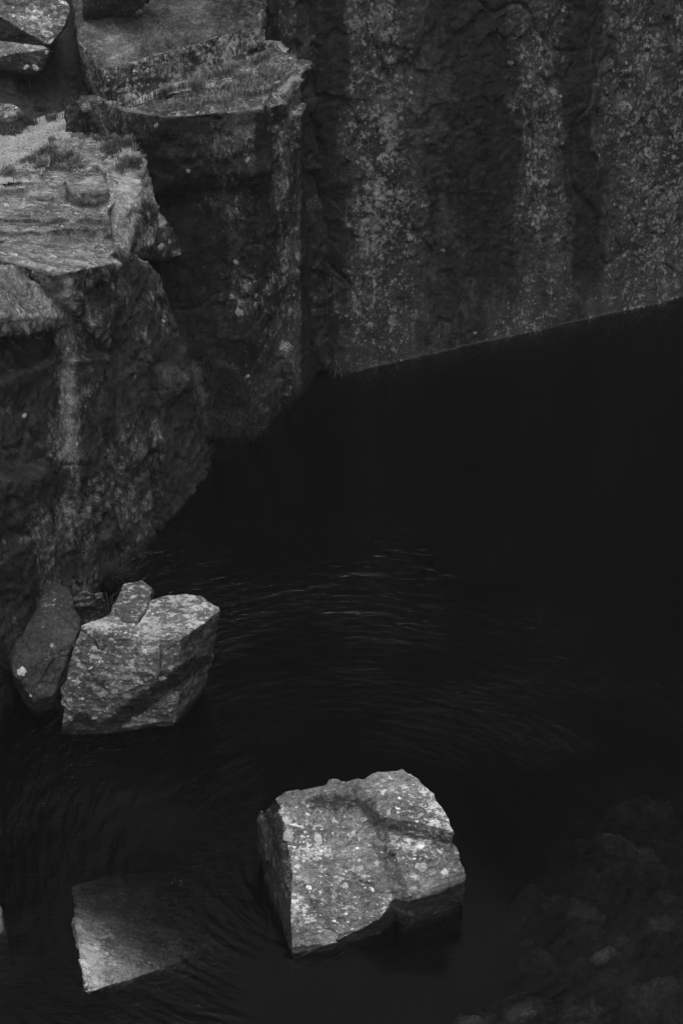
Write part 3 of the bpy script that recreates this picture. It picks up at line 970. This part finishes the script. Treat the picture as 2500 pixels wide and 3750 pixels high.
# --- rocks under the water
def sunk():
    f = [P(263, 3251, -.50), P(270, 3394, -.13), P(300, 3612, .02), P(325, 3636, .02), P(384, 3616, -.01), P(560, 3560, -.24), P(656, 3520, -.46), P(790, 3460, -.8), P(820, 3300, -1.25), P(640, 3190, -1.2), P(420, 3210, -.85)]
    lo = [p + np.array([0.30, .55, -.6]) for p in f[:8]] + [p + np.array([0, .1, -.5]) for p in f[8:]]

    def at(v, n, px, py):
        return {'lichen': np.clip(.35 + .5 * blob(px, py, 330, 3500, 90, 130), 0, 1), 'stain_shade': np.zeros(len(v)), 'tone': 1.7 * (1 + .5 * fbm(v * 3, 4, 52))}
    o = rock('submerged_slab', [f + lo], .0135, M_SUNK, 3, rough=.03, facet=.035, grain=.008, strata=.006, seed=51, attrs=at)
    tag(o, 'pale triangular slab just under the water at lower left', 'slab', 'rocks under the water')
    f = [P(-160, 3260, .02), P(-20, 3290, .03), P(10, 3330, -.02), P(14, 3405, -.03), P(-30, 3430, -.05), P(-180, 3420, -.1)]
    o = rock('boulder', [f + [p - np.array([0, -.05, .6]) for p in f]], .0135, M_BOULDER, 3, rough=.02, facet=.02, seed=53)
    tag(o, 'tip of a stone breaking the water at the left edge', 'stone')
    # drowned blocks on the bed, dim through the water
    spots = [('long', 2210, 3480, .34, .14, -.50, 25, 'pale oblong stone drowned in the lower right water'),
             ('pale', 1910, 3650, .26, .18, -.48, -10, 'roundish pale stone on the bed below the foreground boulder'),
             ('r', 2430, 3350, .40, .28, -.60, 5, 'large dim stone under the water at the right edge'),
             ('s', 2080, 3330, .40, .20, -.70, -18, 'flat dim stone under water right of the foreground boulder'),
             ('t', 2450, 3610, .26, .16, -.54, 30, 'drowned stone in the lower right corner, right of the oblong one'),
             ('u', 1700, 3730, .22, .14, -.50, 12, 'drowned stone at the bottom edge beneath the foreground boulder'),
             ('v', 2260, 3120, .45, .24, -.72, -8, 'faint drowned block far right of the foreground boulder'),
             ('w', 2130, 3710, .24, .14, -.55, 40, 'drowned stone at the bottom edge in the lower right'),
             ('z', 1990, 3480, .20, .12, -.62, -35, 'small dim drowned stone left of the pale oblong one'),
             ('q', 2350, 2950, .40, .2, -.78, 12, 'faintest drowned block, highest of those along the right edge')]
    for i, (_, px, py, rx, ry, z, ang, lab) in enumerate(spots):
        z += .04
        rx, ry = rx * 1.3, ry * 1.2
        c = P(px, py, z)
        a = math.radians(ang)
        pts = []
        rr = random.Random(i + 60)
        for k in range(7):
            t = 2 * math.pi * k / 7 + rr.uniform(-.5, .5)
            s = rr.uniform(.6, 1.2)
            ex, ey = rx * s * math.cos(t), ry * 1.5 * s * math.sin(t)
            q = np.array([ex * math.cos(a) - ey * math.sin(a), ex * math.sin(a) + ey * math.cos(a), 0])
            pts.append(c + q * .5 + np.array([0, 0, rr.uniform(-.10, .0)]))
            pts.append(c + q * 1.05 - np.array([0, 0, .32 + rr.uniform(-.1, .1)]))
            pts.append(c + q * 1.3 - np.array([0, 0, .9]))
        o = rock('submerged_stone', [pts], .02, M_SUNK, 2, rough=.14, facet=.09, grain=.02, seed=70 + i, attrs=lambda v, n, px, py: {'tone': 1.8 * np.clip(.6 + 2.0 * fbm(v * 2.6, 5, 400, .6), .05, 1.7)})
        tag(o, lab, 'stone', 'rocks under the water')


sunk()


# --- boulders on the terrace
def terrace_rocks():
    # cracked boulder: two pieces of one block with an open joint
    up_ = [P(-300, 120, 4.42), P(0, 122, 4.40), P(185, 172, 4.38), P(240, 110, 4.55), P(262, 40, 4.75), P(245, -30, 4.95), P(60, -120, 5.2), P(-300, -120, 5.2)]
    lo_ = [P(-300, 120, 4.42), P(0, 123, 4.41), P(184, 172, 4.39), P(198, 186, 4.32), P(150, 258, 4.12), P(95, 262, 4.10), P(0, 244, 4.1), P(-300, 250, 4.1)]

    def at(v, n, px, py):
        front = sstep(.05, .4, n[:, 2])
        return {'lichen': np.clip(.42 + .4 * blob(px, py, 120, 250, 60, 25) + .2 * blob(px, py, 180, 90, 100, 80), 0, 1), 'stain_shade': .8 * (1 - front), 'tone': np.full(len(v), 1.35)}
    root = bpy.data.objects.new('cracked_boulder', None)
    b = P(60, 200, 3.9)
    root.location = b
    COL.objects.link(root)
    for pname, pts in (('boulder_body', up_), ('split_piece', lo_)):
        th = np.array([-.35, .75, -.55])
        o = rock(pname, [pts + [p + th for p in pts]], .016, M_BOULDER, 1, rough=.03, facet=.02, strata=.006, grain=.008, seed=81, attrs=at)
        LICHEN_KEY['CRACK' if pname == 'boulder_body' else 'CRACKLOW'] = o.name
        o.parent = root
        o.location = o.location - Vector(b)
    tag(root, 'big pale lichened boulder split by a dark crack, top left corner', 'boulder')
    f = [P(-200, 265, 3.95), P(0, 268, 3.97), P(40, 285, 3.95), P(62, 340, 3.8), P(68, 375, 3.68), P(0, 378, 3.66), P(-200, 380, 3.66)]
    o = rock('boulder', [f + [p + np.array([0, .5, -.3]) for p in f]], .018, M_WET, 4, rough=.04, facet=.04, grain=.01, seed=83)
    tag(o, 'dark rounded rock tucked under the cracked boulder', 'boulder')
    f = [P(-150, 385, 3.8), P(0, 374, 3.86), P(40, 378, 3.86), P(75, 400, 3.8), P(82, 425, 3.7), P(55, 452, 3.62), P(0, 452, 3.62), P(-150, 440, 3.62)]
    o = rock('boulder', [f + [p + np.array([0, .22, -.15]) for p in f]], .014, M_BOULDER, 4, rough=.03, facet=.02, grain=.008, seed=85, attrs=lambda v, n, px, py: {'lichen': np.clip(.4 + .6 * blob(px, py, 45, 410, 30, 25), 0, 1), 'stain_shade': np.zeros(len(v)), 'tone': np.full(len(v), 1.2)})
    LICHEN_KEY['SMALLWHITE'] = o.name
    tag(o, 'small boulder with bright white lichen at the left edge by the path', 'boulder')

    # tilted slab strewn with grit
    out = [(285, 150, 4.42), (330, 190, 4.38), (345, 215, 4.33), (372, 248, 4.26), (410, 245, 4.26), (520, 180, 4.32), (600, 150, 4.36), (720, 118, 4.38), (880, 108, 4.40), (940, 60, 4.44), (975, 15, 4.5), (1000, -120, 4.7), (260, -120, 4.8), (270, 60, 4.56)]
    f = [P(*q) for q in out]
    lo = [p - np.array([-.02, .10, .45]) for p in f[4:10:2]] + [p - np.array([-.05, -.08, .5]) for p in f[3:10:2]]
    lo += [p - np.array([0, -.5, .9]) for p in f]
    rub = chunks([f[3], f[5], f[7], f[8], f[9]], 16, .26, 25, .8, .6) + chunks([p - np.array([0, .05, .25]) for p in (f[3], f[5], f[7], f[9])], 14, .28, 26, .8, .5)

    def at2(v, n, px, py):
        top = sstep(.4, .75, n[:, 2])
        li = .15 + .5 * (1 - top) + .4 * blob(px, py, 510, 45, 22, 20)
        return {'lichen': np.clip(li, 0, 1), 'stain_shade': .35 * (1 - top) + .5 * top * sstep(700, 800, px) * sstep(120, 60, py), 'tone': 1.25 + 1.5 * blob(px, py, 400, 170, 130, 75)}
    o = rock('slab', [f + lo] + rub, .02, M_BUTT, 1, rough=.05, facet=.03, strata=.014, grain=.01, cracks=.03, seed=87, attrs=at2)
    LICHEN_KEY['TILTED'] = o.name
    tag(o, 'broad tilted rock slab above the grassy ledge, top of picture', 'slab')
    # block resting on the slab at the very top
    f = [P(300, 0, 4.76), P(310, -20, 4.88), P(345, -8, 4.88), P(400, -15, 4.92), P(520, -30, 5.0), P(560, -150, 5.3), P(300, -150, 5.3), P(306, 60, 4.60)]
    o = rock('boulder', [f + [p + np.array([0, .4, -.35]) for p in f]], .02, M_BUTT, 3, rough=.04, facet=.04, seed=89)
    tag(o, 'dark block lying on the tilted slab at the top edge', 'boulder')
    # wall continuing above the ledge, left of the seam
    f = [np.array(q) for q in [(-.5, 21.5, 0), (.1, 21.85, 0), (-1.3, 24.2, 0), (.4, 24.5, 0), (-.62, 22.6, 7.6), (0, 23.0, 7.6), (-1.6, 25, 7.6), (.4, 25.5, 7.6)]]
    o = rock('rock_shoulder', [f], .03, M_WALL, 3, rough=.08, facet=.05, fluting=.05, grain=.015, seed=91, attrs=lambda v, n, px, py: {'lichen': np.full(len(v), .4), 'stain_shade': np.clip(.25 + .8 * sstep(1060, 1120, px), 0, 1), 'tone': np.ones(len(v))})
    tag(o, 'dark corner of the quarry wall rising above the grassy buttress', kind='structure')
    # pale flat stones edging the path
    for i, (px, py, w, lab) in enumerate([(190, 512, 14, 'small dark flat stone beside the gravel path'), (285, 500, 22, 'pale flat stone half buried at the foot of the rock rib'), (195, 540, 12, 'pale pebble at the edge of the shoulder grass'), (305, 508, 14, 'pale pebble touching the foot of the rock rib')]):
        c = P(px, py, 3.68)
        s = w / 290.0
        pts = [c + np.array([s * math.cos(t) * random.uniform(.8, 1.2), s * .8 * math.sin(t), zz]) for zz in (-.03, .03) for t in np.arange(0, 6.2, .9)]
        o = rock('stone', [pts], .01, M_BOULDER, 2, rough=.01, facet=.01, grain=.004, seed=95 + i)
        tag(o, lab, 'stone')


terrace_rocks()


def pebbles():
    v, n, px, py = SURF['path'][0]
    m = in_poly(px, py, [(-80, 380), (240, 380), (420, 430), (900, 280), (960, 330), (700, 420), (260, 480), (200, 560), (100, 640), (-80, 660)])
    pool = v[m]
    k = 5200
    c = pool[RNG.integers(0, len(pool), k)] + RNG.normal(0, .015, (k, 3)) * np.array([1, 1, 0])
    r = .004 + .010 * RNG.random(k) ** 4 + .012 * (RNG.random(k) > .97)
    dirs = np.array([(1, 0, 0), (0, 1, 0), (-1, 0, 0), (0, -1, 0), (0, 0, .7), (0, 0, -.7)], float)
    jit = RNG.uniform(.7, 1.3, (k, 6, 1))
    vv = (c[:, None, :] + dirs[None] * jit * r[:, None, None]).reshape(-1, 3)
    tri = np.array([(0, 1, 4), (1, 2, 4), (2, 3, 4), (3, 0, 4), (1, 0, 5), (2, 1, 5), (3, 2, 5), (0, 3, 5)])
    f = (np.arange(k)[:, None, None] * 6 + tri[None]).reshape(-1, 3)
    o = finish('gravel', vv, f, M_GRIT, c.mean(0), {'tone': np.repeat(RNG.uniform(.35, 1.7, k), 6)}, smooth=False)
    tag(o, 'loose gravel grains scattered over the pale path', 'gravel', kind='stuff')


pebbles()


# ================================================================ LICHEN: the larger pale crusts, each a thin crust on its rock
def lichen_mat():
    mat = new_mat('lichen_crust')
    g = G(mat)
    c = g.coord((1, 1, 1), .02, 30)
    x = g.noise(c, 55, 5, .75)
    y = g.noise(c, 160, 2, .7)
    col = g.m('MULTIPLY', g.ramp(g.m('ADD', g.m('MULTIPLY', x, .7), g.m('MULTIPLY', y, .3)), .36, .60, .22, .72), g.attr('tone'))
    bp = g.n('ShaderNodeBump')
    bp.inputs['Distance'].default_value = .008
    g.put(bp.inputs['Height'], x)
    pr = g.n('ShaderNodeBsdfPrincipled')
    g.put(pr.inputs['Base Color'], g.grey(col))
    pr.inputs['Roughness'].default_value = .95
    g.put(pr.inputs['Normal'], bp.outputs[0])
    out = g.n('ShaderNodeOutputMaterial')
    g.t.links.new(pr.outputs[0], out.inputs['Surface'])
    return mat


M_LICHEN = lichen_mat()


def lichens(key, spots, tone):
    o, v, px, py = SPOTTED[key]
    r_ = np.random.default_rng(len(spots) * 7 + 1)
    dist = np.linalg.norm(v - EYE, axis=1)
    for cx, cy, rad in spots:
        d = np.hypot(px - cx, py - cy)
        near = np.where(d < max(rad, 12) * 1.3)[0]
        if not len(near):
            print('no rock for lichen', key, cx, cy)
            continue
        dm = dist[near].min()
        near = near[dist[near] < dm + .12]
        c = v[near[np.argmin(d[near])]]
        R = rad / FPX * dm * 0.95
        loc = v[np.linalg.norm(v - c, axis=1) < max(R * 2.2, .06)]
        q = loc - loc.mean(0)
        w, V = np.linalg.eigh(q.T @ q)
        nn = V[:, 0]
        if np.dot(nn, EYE - c) < 0:
            nn = -nn
        t1, t2 = V[:, 2], np.cross(nn, V[:, 2])
        K = 20
        ph = r_.uniform(0, 6.28, 5)
        am = r_.uniform(.03, .15, 5)
        vs = [c]
        for ring in (.55, 1.0):
            for k in range(K):
                a = 2 * math.pi * k / K
                rr = R * ring * (1 + sum(am[m] * math.sin((1, 2, 3, 5, 7)[m] * a + ph[m]) for m in range(5)))
                vs.append(c + t1 * rr * 1.2 * math.cos(a) + t2 * rr * .85 * math.sin(a))
        vs = np.array(vs)
        rel = (vs[:, None, :] - loc[None])
        pd = np.linalg.norm(rel - (rel @ nn)[..., None] * nn, axis=2)
        k3 = np.argpartition(pd, min(3, pd.shape[1] - 1), axis=1)[:, :4]
        hgt = ((loc - c) @ nn)[k3].mean(1)
        vs = vs + np.outer(hgt - (vs - c) @ nn, nn)
        lift = np.array([.007] + [.006] * K + [.0015] * K)
        vs = vs + np.outer(lift, nn)
        fs = [(0, 1 + k, 1 + (k + 1) % K) for k in range(K)]
        for k in range(K):
            a, b = 1 + k, 1 + (k + 1) % K
            fs += [(a, a + K, b + K), (a, b + K, b)]
        tn = tone * r_.uniform(.75, 1.15)
        p = finish('lichen_patch', vs, fs, M_LICHEN, c, {'tone': np.full(len(vs), tn)})
        root = o
        base = Vector(o.location)
        if o.parent:
            root = o.parent
            base = Vector(o.location) + Vector(o.parent.location)
        p.parent = o
        p.location = Vector(c) - base


LICHEN_SPOTS = {
    'MAIN': ([(1055, 3062, 22), (1165, 3075, 18), (1289, 3062, 11), (1138, 3134, 10), (1118, 3224, 15), (1267, 3243, 11), (1379, 3165, 12), (1316, 3182, 13), (1543, 3175, 20), (1630, 3196, 15), (1513, 3253, 12),
              (1577, 2944, 11), (1587, 2908, 14), (1399, 2861, 9), (1423, 2978, 9), (1075, 3340, 12), (1483, 3102, 14), (1336, 3001, 11), (1090, 3120, 9), (1200, 3120, 8), (1450, 2900, 7), (1540, 2985, 10)], .95),
    'BLOCK': ([(407, 2342, 9), (343, 2373, 12), (598, 2485, 12), (280, 2500, 12), (260, 2565, 9), (446, 2453, 14), (550, 2385, 12), (494, 2636, 12), (560, 2280, 10)], .7),
    'SLABLEAN': ([(80, 2460, 17), (112, 2548, 6)], .95),
    'CRACK': ([(73, 73, 9), (167, 69, 12), (235, 65, 10), (196, 29, 10), (186, 155, 8)], .85),
    'CRACKLOW': ([(100, 245, 9), (130, 249, 12), (175, 192, 8)], .9),
    'SMALLWHITE': ([(42, 414, 13), (20, 430, 7)], .95),
    'TILTED': ([(512, 44, 15)], .55),
    'CLIFF': ([(482, 717, 16), (586, 904, 14), (620, 880, 9), (560, 1095, 9), (598, 1175, 8), (92, 1517, 10), (600, 930, 10), (140, 1088, 9)], .6),
    'BUTT': ([(690, 626, 9), (906, 586, 9), (861, 960, 10), (873, 1143, 16), (909, 1378, 8), (850, 1085, 10), (575, 460, 9)], .5),
    'WALL': ([(1340, 808, 17), (1426, 708, 12), (1459, 746, 11), (1450, 818, 12), (1617, 918, 9), (1354, 1186, 13), (1387, 579, 11), (2464, 574, 10), (2478, 622, 10), (1918, 411, 12), (1871, 230, 11), (1500, 870, 12), (1950, 820, 8), (1740, 1220, 9)], .42)}
for kk, (sp, tn_) in LICHEN_SPOTS.items():
    lichens(LICHEN_KEY[kk], sp, tn_)


# ================================================================ PLANTS
def blades(roots, h0, h1, width, lean, seed, tone=(.5, 1.4)):
    r = np.random.default_rng(seed)
    k = len(roots)
    h = r.uniform(h0, h1, k)
    a = r.uniform(0, 2 * math.pi, k)
    le = r.uniform(.2, 1.0, k)[:, None] * lean
    dirv = np.stack([np.cos(a), np.sin(a), np.zeros(k)], 1)
    side = np.stack([-np.sin(a), np.cos(a), np.zeros(k)], 1) * (width * r.uniform(.6, 1.3, k))[:, None]
    upv = np.array([0, 0, 1.0])
    hh = h[:, None]
    p0 = roots - upv * .02
    p1 = roots + upv * hh * .55 + dirv * hh * le * .35
    p2 = roots + upv * hh * (1 - .35 * le) + dirv * hh * le
    v = np.stack([p0 - side, p0 + side, p1 - side * .8, p1 + side * .8, p2 - side * .15, p2 + side * .15], 1).reshape(-1, 3)
    b = np.arange(k)[:, None] * 6
    f = np.stack([b + np.array([0, 1, 3, 2]), b + np.array([2, 3, 5, 4])], 1).reshape(-1, 4)
    t = np.repeat(r.uniform(tone[0], tone[1], k), 6)
    return v, f, t


def pick(names, poly, count, seed, min_up=.25, extra=None):
    r = np.random.default_rng(seed)
    pool = []
    for nm in names:
        for v, n, px, py in SURF.get(nm, []):
            m = (n[:, 2] > min_up) & in_poly(px, py, poly)
            if extra is not None:
                m &= extra(v)
            pool.append(v[m])
    pool = np.concatenate(pool)
    if not len(pool):
        return pool
    w = np.clip(.5 + 1.4 * fbm(pool * 5.5, 3, seed), 0.02, 2) ** 3
    i = r.choice(len(pool), count, p=w / w.sum())
    return pool[i] + r.normal(0, .012, (count, 3)) * np.array([1, 1, 0])


def mat_of_grass(label, names, poly, count, h, seed, lean=.8, width=.0035, min_up=.25, tone=(.5, 1.4), extra=None):
    roots = pick(names, poly, count, seed, min_up, extra)
    if not len(roots):
        print('NO GRASS', label)
        return
    v, f, t = blades(roots, h[0], h[1], width, lean, seed, tone)
    o = finish('grass', v, f, M_GRASS, roots.mean(0), {'tone': t}, smooth=False)
    tag(o, label, 'grass', kind='stuff')


mat_of_grass('short pale grass matting the top of the buttress', ['rock_buttress', 'path'], [(440, 400), (700, 300), (1010, 200), (1085, 230), (1010, 330), (850, 400), (640, 420)], 8000, (.02, .13), 1, tone=(.9, 3.2))
mat_of_grass('short grass on the lichened shoulder beside the path', ['rock_cliff', 'path'], [(90, 600), (200, 530), (330, 500), (480, 520), (520, 600), (440, 640), (330, 610), (220, 635)], 5000, (.02, .12), 2, tone=(.7, 2.6))
mat_of_grass('dark long grass on the bank behind the gravel path', ['hillside', 'path'], [(60, 300), (250, 180), (360, 230), (420, 300), (520, 330), (640, 330), (520, 400), (380, 390), (220, 440), (90, 470)], 12000, (.08, .24), 3, min_up=.05, tone=(.4, 1.5))
mat_of_grass('grass fringe where the path meets the bedded ledges', ['path', 'rock_cliff'], [(-60, 630), (60, 600), (180, 560), (240, 600), (150, 660), (40, 690), (-60, 700)], 2600, (.02, .07), 6, tone=(.8, 2.4))
mat_of_grass('grass fringe around the white lichened boulder', ['path'], [(-60, 440), (90, 430), (160, 450), (60, 500), (-60, 520)], 2500, (.04, .12), 4, tone=(.4, 1.4))
mat_of_grass('dark grass and moss hanging in the gully below the buttress', ['rock_buttress', 'rock_cliff'], [(690, 1380), (760, 1300), (880, 1400), (980, 1560), (930, 1640), (800, 1700), (750, 1690)], 12000, (.06, .2), 5, min_up=-.2, tone=(.4, 1.3))

# rushes rooted at the wall foot
def tuft(px, py, z, n, h, lean, width, label, name='grass_tuft', seed=0, tone=(.8, 1.6), spread=.06):
    c = P(px, py, z)
    r = np.random.default_rng(seed)
    roots = c + r.normal(0, spread, (n, 3)) * np.array([1, .6, 0])
    v, f, t = blades(roots, h * .5, h, width, lean, seed, tone)
    o = finish(name, v, f, M_GRASS, c, {'tone': t}, smooth=False)
    tag(o, label, 'grass tuft')


tuft(1240, 1372, 0, 26, .5, 1.1, .0025, 'thin rush tuft at the foot of the wall in the inner corner', 'rush_tuft', 11)
tuft(405, 2130, .05, 420, .3, 1.0, .004, 'dark bushy tuft at the cliff foot behind the narrow rock', seed=12, tone=(.2, .5), spread=.09)
tuft(210, 2580, .02, 90, .25, 1.0, .003, 'wispy tuft between leaning slab and flat-topped block', seed=13, tone=(.4, .9))
tuft(345, 2255, .55, 200, .25, 1.0, .004, 'dark grass in the hollow beside the small wedged stone', seed=14, tone=(.3, .8), spread=.08)
tuft(410, 340, 3.75, 160, .28, 1.1, .003, 'bright arching grass tuft by the tilted slab end', seed=15, tone=(.8, 1.8), spread=.05)
tuft(640, 720, 2.9, 60, .25, 1.1, .003, 'sparse tuft on the dark buttress face beside the shoulder', seed=16, tone=(.6, 1.4), spread=.05)


# ================================================================ HAZE
def haze():
    mat = new_mat('thin_mist')
    g = G(mat)
    pv = g.n('ShaderNodeVolumePrincipled')
    pv.inputs['Color'].default_value = (.9, .9, .9, 1)
    pv.inputs['Density'].default_value = HAZE
    out = g.n('ShaderNodeOutputMaterial')
    g.t.links.new(pv.outputs[0], out.inputs['Volume'])
    x0, x1, y0, y1, z0, z1 = -18, 28, -4, 46, -6.5, 24
    v = [(x0, y0, z0), (x1, y0, z0), (x1, y1, z0), (x0, y1, z0), (x0, y0, z1), (x1, y0, z1), (x1, y1, z1), (x0, y1, z1)]
    f = [(3, 2, 1, 0), (4, 5, 6, 7), (0, 1, 5, 4), (1, 2, 6, 5), (2, 3, 7, 6), (3, 0, 4, 7)]
    o = finish('haze', v, f, mat, (0, 0, 0), smooth=False)
    tag(o, 'thin mist hanging in the quarry', kind='stuff')


HAZE = 0.00075
haze()
